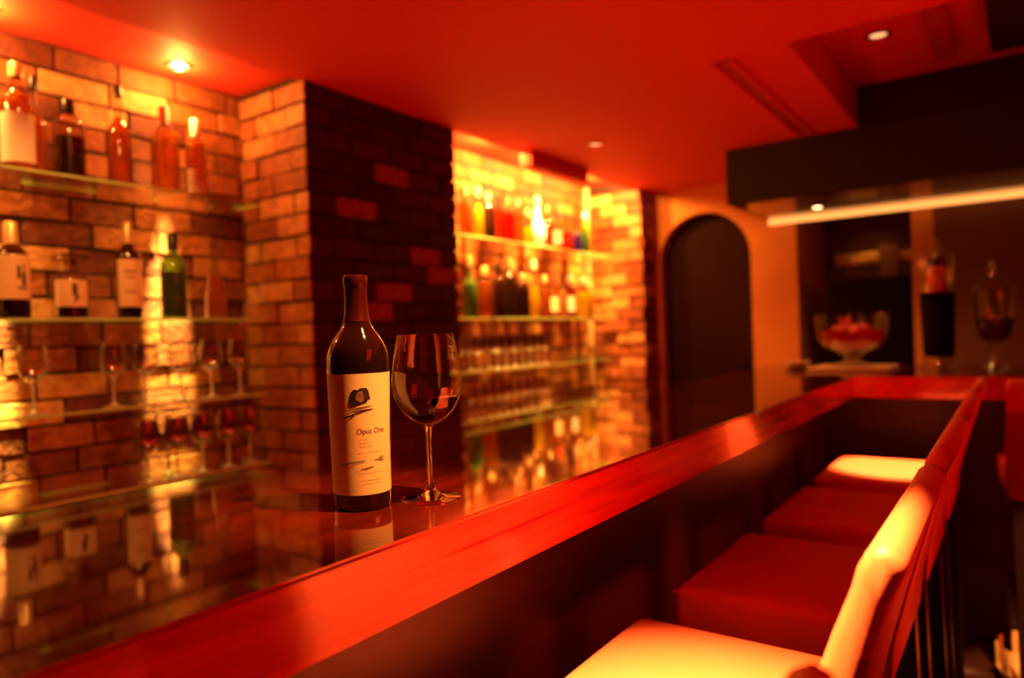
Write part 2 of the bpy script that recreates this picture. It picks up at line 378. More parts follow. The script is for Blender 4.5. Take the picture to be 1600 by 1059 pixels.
fa = bm.faces.new([bm.verts.new((x, 0, z)) for x, z in dp]); ex = bmesh.ops.extrude_face_region(bm, geom=[fa])
bmesh.ops.translate(bm, verts=[v for v in ex['geom'] if isinstance(v, bmesh.types.BMVert)], vec=(0, 0.04, 0))
obj('door_leaf', bm, M['door'], door, smooth=False)
bm = bmesh.new()
tube(bm, [(x, -0.01, z+0.001) for x, z in arch_pts(-0.32, 0.32, 2.085)], 0.018, 8); obj('door_frame', bm, M['door'], door)
bm = bmesh.new(); lathe(bm, [(0, -0.02), (0.02, -0.015), (0.025, 0), (0.015, 0.015), (0, 0.02)], 16, 0.24, -0.03, 1.0); obj('door_handle', bm, M['door'], door)

# ------------------------------------------------------------------ ceiling fittings
t = thing('ceiling_slot', 'twin-ridged linear slot running along the red ceiling beside the raised tray', 'ceiling vent', (-0.895, 3.38, CEIL))
for dx in (-0.035, 0.035):
    bm = bmesh.new(); box(bm, dx-0.009, dx+0.009, -0.67, 0.67, -0.014, 0, 0.004); obj('ridge', bm, M['ceiling'], t)
bm = bmesh.new(); box(bm, -0.026, 0.026, -0.67, 0.67, -0.004, 0); obj('slot', bm, M['leather_back'], t)
bm = bmesh.new(); box(bm, -2.2495, -2.17, 3.31, 3.95, CEIL-0.085, CEIL, 0.004)
tag(obj('ceiling_box', bm, M['ceiling']), 'small square boxed drop on the red ceiling above the far bottle alcove', 'ceiling box')
bm = bmesh.new(); box(bm, -0.27, -0.19, 2.72, 3.77, 2.44, 2.492, 0.003)
tag(obj('ceiling_beam', bm, M['leather_back']), 'narrow dark red beam in the raised ceiling tray right of the downlight', 'beam')
bm = bmesh.new(); box(bm, -0.065, 0.75, 2.72, 3.71, 2.40, 2.492, 0.004)
tag(obj('air_conditioner', bm, M['canopy']), 'dark ceiling box in the top right corner of the raised tray', 'ceiling unit')
def downlight(x, y, z, label, m, r=0.035):
    t = thing('downlight', label, 'ceiling light', (x, y, z), 0, 'recessed ceiling spots')
    bm = bmesh.new(); lathe(bm, [(r, -0.001), (r+0.004, -0.008), (r+0.016, -0.005), (r+0.018, 0), (r, 0), (r, -0.001)], 32); obj('trim_ring', bm, M['lamp_trim'], t)
    bm = bmesh.new(); lathe(bm, [(0, -0.006), (r*0.6, -0.005), (r-0.002, -0.001)], 24); obj('bulb', bm, m, t)
    return t
downlight(-2.50, 1.465, CEIL+0.022, 'glowing downlight over the near bottle alcove by the brick pillar', M['lamp'], 0.03)
downlight(-2.50, 0.85, CEIL+0.022, 'alcove downlight above the leftmost bottles, at the photo edge', M['lamp'], 0.03)
downlight(-1.84, 3.439, CEIL, 'small faint downlight in the red ceiling right of the far alcove', M['lamp_dim'], 0.03)
downlight(-0.453, 3.414, 2.492, 'downlight in the raised ceiling tray at the upper right', M['lamp_dim'], 0.035)
downlight(-0.963, 4.58, 1.974, 'bright downlight under the dark canopy beside the glowing strip', M['lamp'], 0.035)
for i, y in enumerate(BAY_SPOTS_R):
    downlight(-2.36, y, CEIL+0.085, ['downlight hidden behind the far alcove lip, nearest the dark pillar', 'downlight behind the far alcove lip, middle of its three', 'downlight behind the far alcove lip, nearest the arched door'][i], M['lamp'], 0.03)

# canopy over the far counter
t = thing('canopy', 'dark wood box canopy hanging over the far counter with a glowing edge', 'canopy', (-1.345, 4.087, 1.974))
bm = bmesh.new()
box(bm, 0, 0.693, 0, 0.86, 0, CEIL-1.974-0.001); box(bm, 0.6931, 3.45, 0, 0.012, 0, 2.491-1.974); box(bm, 0.6931, 3.45, 0.013, 0.86, 0, CEIL-1.974-0.001)
obj('fascia', bm, M['canopy'], t, smooth=False)
bm = bmesh.new(); box(bm, 0.03, 3.45, 0.05, 0.80, -0.004, 0.0); obj('underside', bm, M['canopy_under'], t, smooth=False)
bm = bmesh.new(); box(bm, 0.0, 3.45, 0.825, 0.86, -0.03, 0.0, 0.004); obj('light_strip', bm, M['led'], t, smooth=False)

# ------------------------------------------------------------------ bar counter
CT = EYE-0.216
XF, XB = -0.543, -1.10
t = thing('bar_counter', 'long glossy mahogany bar counter turning a corner to the right', 'bar counter', (XF, 0, 0))
bm = bmesh.new()
o_ = [(XB, -1.2), (XF, -1.2), (XF, 3.145), (2.1, 3.145), (2.1, 3.98), (XB, 3.98)]
fa = bm.faces.new([bm.verts.new((x-XF, y, CT-0.035)) for x, y in o_]); ex = bmesh.ops.extrude_face_region(bm, geom=[fa])
bmesh.ops.translate(bm, verts=[v for v in ex['geom'] if isinstance(v, bmesh.types.BMVert)], vec=(0, 0, 0.035))
bmesh.ops.bevel(bm, geom=[e for e in bm.edges if e.verts[0].co.z > CT-0.01 and e.verts[1].co.z > CT-0.01], offset=0.004, segments=3, affect='EDGES')
bm.normal_update()
for f in bm.faces: f.material_index = 1 if abs(f.normal.z) < 0.97 else 0
obj('countertop', bm, [M['counter'], M['apron']], t)
bm = bmesh.new()
box(bm, -0.03, -0.0008, -1.2, 3.14, CT-0.085, CT-0.0345, 0.0); box(bm, -0.03, 2.6, 3.1458, 3.175, CT-0.085, CT-0.0345)
obj('apron', bm, M['apron'], t, smooth=False)
bm = bmesh.new()
box(bm, -0.035, -0.001, -1.2, 3.145, CT-0.0352, CT-0.003, 0.0)
bm.free()
bm = bmesh.new()
box(bm, -0.20, -0.16, -1.2, 3.36, 0.0, CT-0.036); box(bm, -0.20, 2.6, 3.32, 3.36, 0.0, CT-0.036)
obj('front_panel', bm, M['panel'], t, smooth=False)
bm = bmesh.new(); box(bm, XB-XF, XB-XF+0.03, -1.2, 3.98, 0.0, CT-0.036); box(bm, XB-XF, 2.6, 3.95, 3.98, 0, CT-0.036)
obj('back_panel', bm, M['panel'], t, smooth=False)

# ------------------------------------------------------------------ glass shelves
S1, S2, S3, S4 = EYE+0.557, EYE+0.101, EYE-0.197, EYE-0.47
def shelf(y0, y1, z, label, grp):
    t = thing('glass_shelf', label, 'shelf', (-2.545, (y0+y1)/2, z-0.008), 0, grp)
    L = (y1-y0)/2; bm = bmesh.new(); fs = box(bm, -0.10, 0.10, -L, L, 0, 0.008)
    for f in fs:
        if abs(f.normal.z) < 0.5: pass
    bm.normal_update()
    for f in bm.faces: f.material_index = 0 if abs(f.normal.z) > 0.5 else 1
    obj('glass_panel', bm, [M['shelf'], M['shelf_edge']], t, smooth=False)
    for yy in (-L+0.12, 0, L-0.03):
        bm = bmesh.new(); box(bm, -0.104, -0.02, yy-0.006, yy+0.006, -0.012, -0.0005, 0.002); obj('bracket', bm, M['chrome'], t)
    return t
names = ['topmost', 'second', 'third', 'lowest']
for n_, z in zip(names, (S1, S2, S3, S4)):
    shelf(-0.6, 1.755, z, {'topmost': 'topmost glass shelf of the near alcove, above eye level', 'second': 'second glass shelf of the near alcove with the dark label bottles', 'third': 'third glass shelf of the near alcove, under a row of wine glasses', 'lowest': 'lowest glass shelf of the near alcove, partly behind the counter'}[n_], 'glass shelves in the alcoves')
    shelf(2.76, 4.72, z, {'topmost': 'topmost glass shelf of the far alcove beyond the dark pillar', 'second': 'second glass shelf of the far alcove, holding the yellow bottle', 'third': 'third glass shelf of the far alcove under a tight glass row', 'lowest': 'lowest glass shelf of the far alcove just above the counter'}[n_], 'glass shelves in the alcoves')
bm = bmesh.new(); box(bm, -2.648, -2.615, 4.735, 4.765, 0.6, CEIL+0.07, 0.003)
tag(obj('shelf_upright', bm, M['paleplate']), 'pale vertical shelf upright in the far corner of the far alcove', 'upright')

# ------------------------------------------------------------------ bottles
def curved_label(r, z0, z1, a0, a1, n=20, off=0.0006):
    bm = bmesh.new(); A = []
    for k in range(n+1):
        a = a0+(a1-a0)*k/n
        A.append([bm.verts.new(((r+off)*math.cos(a), (r+off)*math.sin(a), z)) for z in (z0, z1)])
    for p, q in zip(A, A[1:]): bm.faces.new((p[0], q[0], q[1], p[1]))
    return bm
def sq_rad(r, a, sq):
    n = 2+6*sq; return r*(abs(math.cos(a))**n+abs(math.sin(a))**n)**(-1.0/n)
PROF = {   # body radius factor, heights as a fraction of the total
    'wine':   [(0, 0), (0.92, 0), (1, .02), (1, .62), (.93, .69), (.62, .74), (.38, .80), (.34, .98), (.36, .985), (.36, 1), (0, 1)],
    'whisky': [(0, 0), (0.93, 0), (1, .02), (1, .60), (.95, .66), (.70, .73), (.42, .78), (.36, .84), (.34, .98), (.38, .985), (.38, 1), (0, 1)],
    'tall':   [(0, 0), (0.93, 0), (1, .02), (1, .52), (.90, .58), (.50, .64), (.34, .70), (.30, .98), (.34, .985), (.34, 1), (0, 1)],
    'squat':  [(0, 0), (0.9, 0), (1, .03), (1, .58), (.96, .68), (.75, .78), (.42, .84), (.36, .98), (.40, .985), (.40, 1), (0, 1)],
    'cone':   [(0, 0), (0.95, 0), (1, .02), (1, .22), (.80, .40), (.45, .60), (.30, .72), (.28, .98), (.33, .985), (.33, 1), (0, 1)],
    'bulb':   [(0, 0), (0.7, 0), (.95, .06), (1, .22), (.92, .38), (.6, .50), (.32, .58), (.28, .98), (.34, .985), (.34, 1), (0, 1)],
}
VIEW = lambda x, y: math.atan2(-y, -x)      # direction from a thing towards the room's viewpoint
def bottle(x, y, z, kind, h, r, glass, liquid=None, fill=.55, cap='blackcap', caph=.14, lab=None, labz=(.12, .5), laba=70, sq=None, label='', group='', mark=None, stopper=False, turn=0.0, name='liquor_bottle'):
    t = thing(name, label, 'bottle', (x, y, z+0.0005), 0, group)
    prof = [(a*r, b*h) for a, b in PROF[kind]]
    bm = bmesh.new()
    if sq:
        lathe(bm, [p for p in prof if p[1] <= .66*h], 32, sq=sq)
        top = [p for p in prof if p[1] > .66*h]
        lathe(bm, [(sq_rad(prof[-8][0], 0.0, sq)*0.98 if False else top[0][0]*1.05, .655*h)]+top, 28)
    else: lathe(bm, prof, 32)
    obj('glass_body', bm, M[glass], t)
    fill = max(fill, .70) if glass == 'clear' and kind in ('whisky', 'tall', 'wine') else fill
    va = VIEW(x, y)+turn
    if liquid:
        lp = [(0, 0.006)]+[(max(a*r-0.004, 0.004), max(b*h, 0.006)) for a, b in PROF[kind] if 0 < a and b <= fill]
        last = lp[-1]; lp += [(last[0], fill*h), (0, fill*h)]
        bm = bmesh.new(); lathe(bm, lp, 28, sq=sq); obj('liquid', bm, M[liquid], t)
    nr = prof[-2][0]
    if cap:
        bm = bmesh.new()
        if stopper:
            lathe(bm, [(0, .93*h), (nr*.8, .93*h), (nr*.8, 1.0*h), (nr*2.2, 1.01*h), (nr*2.3, 1.10*h), (nr*1.9, 1.12*h), (0, 1.12*h)], 24, sq=.8)
        else:
            lathe(bm, [(nr*1.0, (1-caph)*h), (nr*1.12, (1-caph)*h), (nr*1.12, h+.001), (nr*1.0, h+.004), (0, h+.004)], 24)
        obj('cap', bm, M[cap], t)
    if lab:
        a = math.radians(laba)
        if sq:
            s = r*1.003+0.0008; ww = r*.86; bm = bmesh.new(); ax = round(va/(PI/2))*PI/2
            c, sn = math.cos(ax), math.sin(ax)
            v = [bm.verts.new((c*s-sn*u, sn*s+c*u, zz)) for u, zz in ((-ww, labz[0]*h), (ww, labz[0]*h), (ww, labz[1]*h), (-ww, labz[1]*h))]
            bm.faces.new(v)
        else:
            bm = curved_label(r, labz[0]*h, labz[1]*h, va-a, va+a)
        lo = obj('label', bm, M[lab], t)
        if mark and not sq:
            for (u0, u1, v0, v1) in mark:
                bm = curved_label(r, (labz[0]+(labz[1]-labz[0])*v0)*h, (labz[0]+(labz[1]-labz[0])*v1)*h, va-a+2*a*u0, va-a+2*a*u1, 4, 0.0012)
                obj('label_print', bm, M['ink'], lo)
    return t
BX = -2.495
GA = 'bottles on the top shelf of the near alcove'
bottle(BX, .93, S1, 'whisky', .325, .046, 'clear', 'amber', .66, 'goldcap', .12, 'white_paper', (.06, .52), 75, label='tall amber bottle with big white label, leftmost on the top shelf', group=GA)
bottle(BX-.09, 1.01, S1, 'tall', .33, .038, 'clear', 'amber', .5, 'blackcap', .12, label='amber bottle half hidden behind the leftmost white label bottle', group=GA)
bottle(BX, 1.075, S1, 'squat', .25, .047, 'clear', 'darkliq', .52, 'blackcap', .16, label='dark squat bottle with black cap on the top near shelf', group=GA)
bottle(BX, 1.235, S1, 'tall', .335, .038, 'clear', 'amber', .50, 'blackcap', .10, label='slim tall bottle with dark cap, third from the left on top', group=GA)
bottle(BX, 1.395, S1, 'whisky', .305, .040, 'clear', 'amber', .56, 'whitecap', .20, sq=.7, label='square amber bottle with a tall white cap on the top shelf', group=GA)
bottle(BX, 1.515, S1, 'whisky', .285, .037, 'clear', 'amber', .55, 'whitecap', .22, 'white_paper', (.04, .34), 50, label='small amber bottle with low white label beside the square one', group=GA)
GB = 'bottles on the second shelf of the near alcove'
bottle(BX, .90, S2, 'whisky', .29, .046, 'darkglass', None, .6, 'goldcap', .30, 'paper', (.20, .66), 75, mark=[(.60, .68, .45, .75), (.70, .80, .30, .60), (.74, .78, .55, .80), (.60, .84, .22, .27)], label='dark bottle with gold neck foil and cream label at the left edge', group=GB)
bottle(BX, 1.065, S2, 'squat', .185, .050, 'clear', 'darkliq', .60, 'clear', .1, 'paper', (.20, .66), 62, mark=[(.52, .66, .40, .86), (.60, .70, .25, .45), (.55, .60, .12, .3)], stopper=True, label='squat decanter bottle with square glass stopper and cream label', group=GB)
bottle(BX, 1.25, S2, 'wine', .325, .040, 'darkglass', None, .6, 'goldcap', .24, 'paper', (.12, .62), 62, mark=[(.30, .7, .72, .76), (.35, .65, .60, .63), (.3, .7, .3, .33)], label='dark wine-shaped bottle with cream capsule and tall cream label', group=GB, turn=.12)
bottle(BX, 1.41, S2, 'whisky', .30, .044, 'greenglass', 'darkliq', .56, 'blackcap', .18, label='green glass bottle with black cap on the second shelf', group=GB)
bottle(BX, 1.575, S2, 'cone', .29, .040, 'clear', 'amber', .55, 'clear', .10, label='clear tapered bottle at the right end of the second shelf', group=GB)
GC = 'bottles on the top shelf of the far alcove'
R1 = [(3.11, 'whisky', .27, .036, 'clear', 'amber', 'goldcap', None, 'amber bottle first from the dark pillar on the top far shelf'),
      (3.23, 'tall', .28, .034, 'clear', 'yellowliq', 'goldcap', None, 'slim yellow bottle second from the dark pillar on the top far shelf'),
      (3.33, 'whisky', .27, .036, 'darkglass', None, 'whitecap', None, 'dark bottle with white cap near the dark pillar on the top far shelf'),
      (3.43, 'wine', .27, .034, 'amberglass', 'amber', 'redcap', None, 'amber bottle with red cap on the top far shelf'),
      (3.53, 'whisky', .26, .036, 'clear', 'redliq', 'goldcap', None, 'red-amber bottle with gold cap on the top far shelf'),
      (3.63, 'whisky', .27, .036, 'clear', 'amber', 'whitecap', None, 'amber bottle with white cap under the bright far alcove light'),
      (3.73, 'squat', .22, .040, 'clear', 'yellowliq', 'goldcap', None, 'squat yellow bottle left of the tall white bottle'),
      (3.845, 'bulb', .31, .052, 'whitecap', None, 'goldcap', None, 'tall white bottle with gold cap on the top far shelf'),
      (3.97, 'tall', .27, .034, 'amberglass', 'amber', 'goldcap', None, 'slim amber bottle right of the tall white bottle'),
      (4.09, 'whisky', .25, .038, 'clear', 'paleamber', 'redcap', 'white_paper', 'pale bottle with white label left of the red one'),
      (4.20, 'cone', .25, .058, 'clear', 'redliq', 'redcap', None, 'red cone-shaped liqueur bottle on the top far shelf'),
      (4.335, 'cone', .25, .046, 'clear', 'blueliq', 'blackcap', None, 'blue liqueur bottle right of the red one'),
      (4.46, 'whisky', .29, .038, 'greenglass', 'greenliq', 'whitecap', None, 'olive green bottle at the right end of the top far shelf')]
for y, k, h, r, g, l, c, lb, lab in R1:
    bottle(BX, y, S1, k, h, r, g, l, .5, c, .16, lb, (.15, .5), 50, label=lab, group=GC)
GD = 'bottles on the second shelf of the far alcove'
R2 = [(3.13, 'tall', .34, .042, 'greenglass', 'greenliq', 'goldcap', None, 'green bottle with gold cap against the dark pillar'),
      (3.27, 'whisky', .29, .052, 'clear', 'amber', 'goldcap', None, 'broad amber bottle beside the green one'),
      (3.40, 'wine', .32, .042, 'darkglass', None, 'blackcap', None, 'dark wine bottle right of the broad amber bottle'),
      (3.52, 'wine', .36, .042, 'darkglass', None, 'goldcap', None, 'tall dark bottle with gold foil neck on the second far shelf'),
      (3.65, 'squat', .27, .046, 'darkglass', None, 'goldcap', None, 'squat black bottle on the second far shelf'),
      (3.78, 'bulb', .36, .046, 'clear', 'yellowliq', 'whitecap', None, 'round-bodied golden bottle with white cap, mid second far shelf'),
      (3.91, 'whisky', .27, .036, 'clear', 'amber', 'goldcap', None, 'amber bottle right of the golden round-bodied one'),
      (4.02, 'whisky', .27, .036, 'clear', 'amber', 'redcap', 'paper', 'amber bottle with paper label and red cap, second far shelf'),
      (4.13, 'tall', .29, .034, 'clear', 'paleamber', 'blackcap', None, 'slim pale bottle with black cap, second far shelf'),
      (4.235, 'whisky', .29, .038, 'amberglass', 'amber', 'whitecap', 'white_paper', 'white label amber bottle left of the yellow bottle')]
for y, k, h, r, g, l, c, lb, lab in R2:
    bottle(BX, y, S2, k, h, r, g, l, .55, c, .16, lb, (.15, .5), 55, label=lab, group=GD)
bottle(BX, 4.40, S2, 'squat', .27, .066, 'clear', 'yellowliq', .66, 'whitecap', .14, sq=.8, label='bright yellow square bottle at the right end of the second far shelf', group=GD)
bottle(BX-.07, 4.56, S2, 'whisky', .30, .036, 'clear', 'paleamber', .5, 'goldcap', .14, label='pale bottle behind the yellow one by the brick corner', group=GD)

# ------------------------------------------------------------------ shelf glasses
def glass_proto(name, h, r, label, cat, group):
    t = thing(name, label, cat, (0, 0, 0), 0, group)
    bm = bmesh.new()
    lathe(bm, [(.55*r, .5*h) if False else (0.004, .46*h), (.5*r, .49*h), (.85*r, .58*h), (r, .70*h), (.96*r, .84*h), (.80*r, h), (.78*r, h), (.94*r, .84*h), (.97*r, .70*h), (.82*r, .59*h), (.4*r, .51*h), (0, .50*h)], 24)
    obj('bowl', bm, M['stemware'], t)
    bm = bmesh.new()
    lathe(bm, [(0, 0), (.82*r, 0), (.82*r, .008*h), (.3*r, .03*h), (.10*r, .07*h), (.08*r, .30*h), (.10*r, .44*h), (.40*r, .485*h), (.62*r, .515*h), (.30*r, .515*h), (0, .505*h)], 24)  # flared up under the bowl so the hazy glint shows there too
    obj('stem', bm, M['stem_glint_haze'], t)
    return t
ORD = ['first', 'second', 'third', 'fourth', 'fifth', 'sixth', 'seventh', 'eighth', 'ninth', 'tenth']
def glass_row(proto, ys, x, z, labels, group, used=[False]):
    for i, y in enumerate(ys):
        g = copy_tree(proto); g.location = (x, y, z+0.0005); g.rotation_euler = (0, 0, i*.7)
        g['label'] = labels[i] if isinstance(labels, list) else labels.replace('#', ORD[i] if i < len(ys)-1 else 'last'); g['group'] = group
def drop(t):
    for c in list(t.children): bpy.data.objects.remove(c)
    bpy.data.objects.remove(t)
wp = glass_proto('wine_glass', .215, .044, 'x', 'wine glass', 'g')
L3 = ['wine glass on the third near shelf, leftmost', 'wine glass on the third near shelf, second from the left', 'wine glass on the third near shelf, third from the left', 'wine glass under the bright beam on the third near shelf', 'wine glass second from the pillar on the third near shelf', 'wine glass nearest the pillar on the third near shelf']
glass_row(wp, [.945, 1.185, 1.295, 1.425, 1.545, 1.665], BX, S3, L3, 'wine glasses on the third near shelf')
L4 = ['wine glass on the lowest near shelf, leftmost of five', 'wine glass on the lowest near shelf, second of five', 'wine glass on the lowest near shelf, middle of five', 'wine glass on the lowest near shelf, fourth of five', 'wine glass on the lowest near shelf, beside the brick pillar']
glass_row(wp, [1.29, 1.40, 1.50, 1.605, 1.70], BX, S4, L4, 'wine glasses on the lowest near shelf')
ys = [3.10+.088*i for i in range(10)]
fg = glass_proto('wine_glass', .20, .038, 'x', 'wine glass', 'g')
glass_row(fg, ys, BX, S3, 'small wine glass on the third far shelf, # in front row from the dark pillar', 'front row of glasses on the third far shelf')
glass_row(fg, [y+.04 for y in ys], BX-.085, S3, 'small wine glass on the third far shelf, # in rear row from the dark pillar', 'rear row of glasses on the third far shelf')
glass_row(fg, ys, BX, S4, 'small wine glass on the lowest far shelf, # in its row from the dark pillar', 'front row of glasses on the lowest far shelf')
tb = thing('tumbler', 'x', 'tumbler', (0, 0, 0), 0, 'g')
bm = bmesh.new(); lathe(bm, [(0, 0), (.032, 0), (.037, .09), (.035, .09), (.031, .008), (0, .008)], 20); obj('glass_wall', bm, M['stemware'], tb)
glass_row(tb, [4.02+.105*i for i in range(6)], BX, S4, 'low tumbler on the lowest far shelf, # one right of the stemmed glasses', 'tumblers on the lowest far shelf')
glass_row(tb, [4.14+.13*i for i in range(4)], BX, S3, 'low tumbler on the third far shelf, # one right of the stemmed glasses', 'tumblers on the third far shelf')
for p in (wp, fg, tb): drop(p)

# ------------------------------------------------------------------ the wine bottle in focus
BXc, BYc = -0.701, 0.641
rb = lambda z: .0362+(.0398-.0362)*min(max(z/.185, 0), 1)
wb = thing('wine_bottle', 'red wine bottle with tall cream label standing on the counter by the filled glass', 'wine bottle', (BXc, BYc, CT+.0003))
bm = bmesh.new()
lathe(bm, [(0, .004), (.02, .002), (.030, 0), (.0345, .001), (.0362, .006), (rb(.05), .05), (rb(.1), .1), (rb(.15), .15), (.0398, .184), (.0394, .194), (.0375, .203), (.0335, .2125), (.0275, .222), (.0215, .230), (.0175, .238), (.0153, .247), (.0143, .258), (.0138, .29), (.0135, .298), (0, .298)], 64)
obj('glass_body', bm, M['darkglass'], wb)
bm = bmesh.new()
lathe(bm, [(.0143, .236), (.0178, .2395), (.0157, .248), (.0148, .258), (.0144, .284), (.0150, .2855), (.0158, .287), (.0158, .2955), (.0150, .2985), (.0128, .3), (0, .3)], 48)
obj('foil_capsule', bm, M['capsule'], wb)
TH0 = VIEW(BXc, BYc)
def wrapped(u, v, off): 
    r = rb(v)+off; a = TH0+u/r; return (r*math.cos(a), r*math.sin(a), v)
LB0, LB1 = .021, .1735
bm = bmesh.new(); G = []
for i in range(61):
    u = (-1+2*i/60)*.066; G.append([bm.verts.new(wrapped(u, LB0+(LB1-LB0)*k/8, .0005)) for k in range(9)])
for a, b in zip(G, G[1:]):
    for k in range(8): bm.faces.new((a[k], b[k], b[k+1], a[k+1]))
wl = obj('paper_label', bm, M['paper'], wb)
def blob(bm, cu, cv, ru, rv, off, tilt=0.0, jag=.06, n=40, seed=2):
    R = random.Random(seed); c = bm.verts.new(wrapped(cu, cv, off)); ring = []
    for k in range(n):
        a = 2*PI*k/n; m_ = 1+jag*math.sin(3*a+seed)+jag*.6*math.sin(7*a+1.3*seed)+R.uniform(-jag, jag)*.5
        x, y = ru*m_*math.cos(a), rv*m_*math.sin(a)
        ring.append(bm.verts.new(wrapped(cu+x*math.cos(tilt)-y*math.sin(tilt), cv+x*math.sin(tilt)+y*math.cos(tilt), off)))
    for k in range(n): bm.faces.new((c, ring[k], ring[(k+1) % n]))
def stroke(bm, pts, w, off=.0009, taper=True):
    n = len(pts); pr = []
    for i, (u, v) in enumerate(pts):
        a = pts[max(i-1, 0)]; b = pts[min(i+1, n-1)]; d = Vector((b[0]-a[0], b[1]-a[1])); d = d.normalized() if d.length > 0 else Vector((1, 0))
        ww = w*(0.35+0.65*math.sin(PI*(i+.3)/(n-.4))) if taper else w
        pr.append((bm.verts.new(wrapped(u-d.y*ww, v+d.x*ww, off)), bm.verts.new(wrapped(u+d.y*ww, v-d.x*ww, off))))
    for p, q in zip(pr, pr[1:]): bm.faces.new((p[0], q[0], q[1], p[1]))
bm = bmesh.new()
blob(bm, -.0037, .1435, .0088, .0100, .0008, .2, .05, seed=3); blob(bm, .0037, .1460, .0088, .0102, .00085, -.2, .05, seed=5)
blob(bm, -.006, .140, .0075, .0070, .0009, 0, .08, seed=8); blob(bm, .0120, .143, .0018, .0025, .0009, 0, .1, seed=9)
emb = obj('emblem', bm, M['emblem'], wl, smooth=False)
bm = bmesh.new(); blob(bm, .0010, .1448, .0050, .0070, .0011, -.1, .08, seed=4); obj('emblem_centre', bm, M['emblem_in'], emb, smooth=False)
bm = bmesh.new()
def line(u0, v0, u1, v1, n=14, wob=0.0, seed=1):
    R = random.Random(seed); return [(u0+(u1-u0)*i/n, v0+(v1-v0)*i/n+R.uniform(-wob, wob)+.0008*math.sin(PI*i/n)) for i in range(n+1)]
stroke(bm, line(-.018, .1270, .0155, .1325), .0007); stroke(bm, line(-.010, .1255, .018, .1285), .0008); stroke(bm, line(-.0215, .1185, .0165, .1285), .0006); stroke(bm, line(-.0215, .1180, -.006, .1215), .0011)
obj('brush_strokes', bm, M['emblem'], wl, smooth=False)
R = random.Random(5)
for v, u0, u1 in ((.0915, -.002, .010), (.0870, -.002, .012), (.0825, -.002, .016), (.0750, -.003, .029), (.0490, -.004, .026), (.0400, .000, .026), (.0355, .002, .026), (.0270, -.024, -.006)):
    u = u0; bm = bmesh.new()
    while u < u1:
        l = R.uniform(.0015, .0035); stroke(bm, [(u, v), (min(u+l, u1), v)], .00032, taper=False); u += l+.0009
    obj('print_line', bm, M['softink'], wl, smooth=False)
bm = bmesh.new()
def sig(u0, v0, L_, amp, loops, seed):
    R = random.Random(seed); pts = []
    n = loops*12
    for i in range(n+1):
        s = i/n; a = 2*PI*loops*s
        pts.append((u0+L_*s-amp*.35*math.sin(a), v0+amp*(.5+.5*math.sin(seed+s*5))*math.cos(a)*.6+L_*.14*s))
    return pts
stroke(bm, sig(-.026, .0600, .030, .0026, 9, 2), .00034, taper=False); stroke(bm, line(-.030, .0580, .003, .0655), .0004)
stroke(bm, sig(.018, .0640, .013, .0055, 4, 4), .0004, taper=False); stroke(bm, sig(-.001, .0540, .013, .0016, 5, 7), .0004, taper=False); stroke(bm, line(.004, .0530, .016, .0560), .0006)
obj('signatures', bm, M['ink'], wl, smooth=False)
fc = bpy.data.curves.new('lettering', 'FONT'); fc.body = 'Opus One'; fc.size = .0095; fc.align_x = 'CENTER'
fo = bpy.data.objects.new('lettering', fc); COL.objects.link(fo); bpy.context.view_layer.update()
me = bpy.data.meshes.new_from_object(fo.evaluated_get(bpy.context.evaluated_depsgraph_get()))
bpy.data.objects.remove(fo)
for v in me.vertices: v.co = wrapped(v.co.x*.92+.0140, v.co.y+.0985, .0009)
me.materials.append(M['ink'])
lo = bpy.data.objects.new('lettering', me); COL.objects.link(lo); lo.parent = wl

# ------------------------------------------------------------------ the filled wine glass
GX, GY = -0.648, 0.713
wg = thing('wine_glass', 'large stemmed glass part filled with red wine, beside the cream label bottle', 'wine glass', (GX, GY, CT+.0003))
outer = [(.0045, .098), (.012, .1005), (.024, .1075), (.035, .1185), (.0425, .132), (.0465, .147), (.0472, .158), (.0455, .175), (.0425, .195), (.0375, .220)]
inner = [(r-.0010, z+.0002) for r, z in outer]
bm = bmesh.new()
lathe(bm, [(0, .0985)]+outer+[(.0372, .2206)]+inner[::-1][:-1]+[(.008, .1020), (0, .1015)], 64)
obj('bowl', bm, M['solidglass'], wg)
bm = bmesh.new()
lathe(bm, [(0, 0), (.0395, 0), (.0405, .0008), (.0395, .0016), (.026, .0030), (.014, .0060), (.008, .0105), (.0050, .018), (.0040, .032), (.0036, .055), (.0036, .075), (.0042, .088), (.0058, .0955), (.0075, .0983), (0, .0983)], 64)
obj('stem', bm, M['solidglass'], wg)
bm = bmesh.new()
wi = [(r-.0016, z+.0006) for r, z in outer if z < .135]
lathe(bm, [(0, .1030), (.009, .1033)]+wi[2:]+[(.0424, .1370), (.0420, .1372), (0, .1372)], 64)
obj('wine', bm, M['wine'], wg)

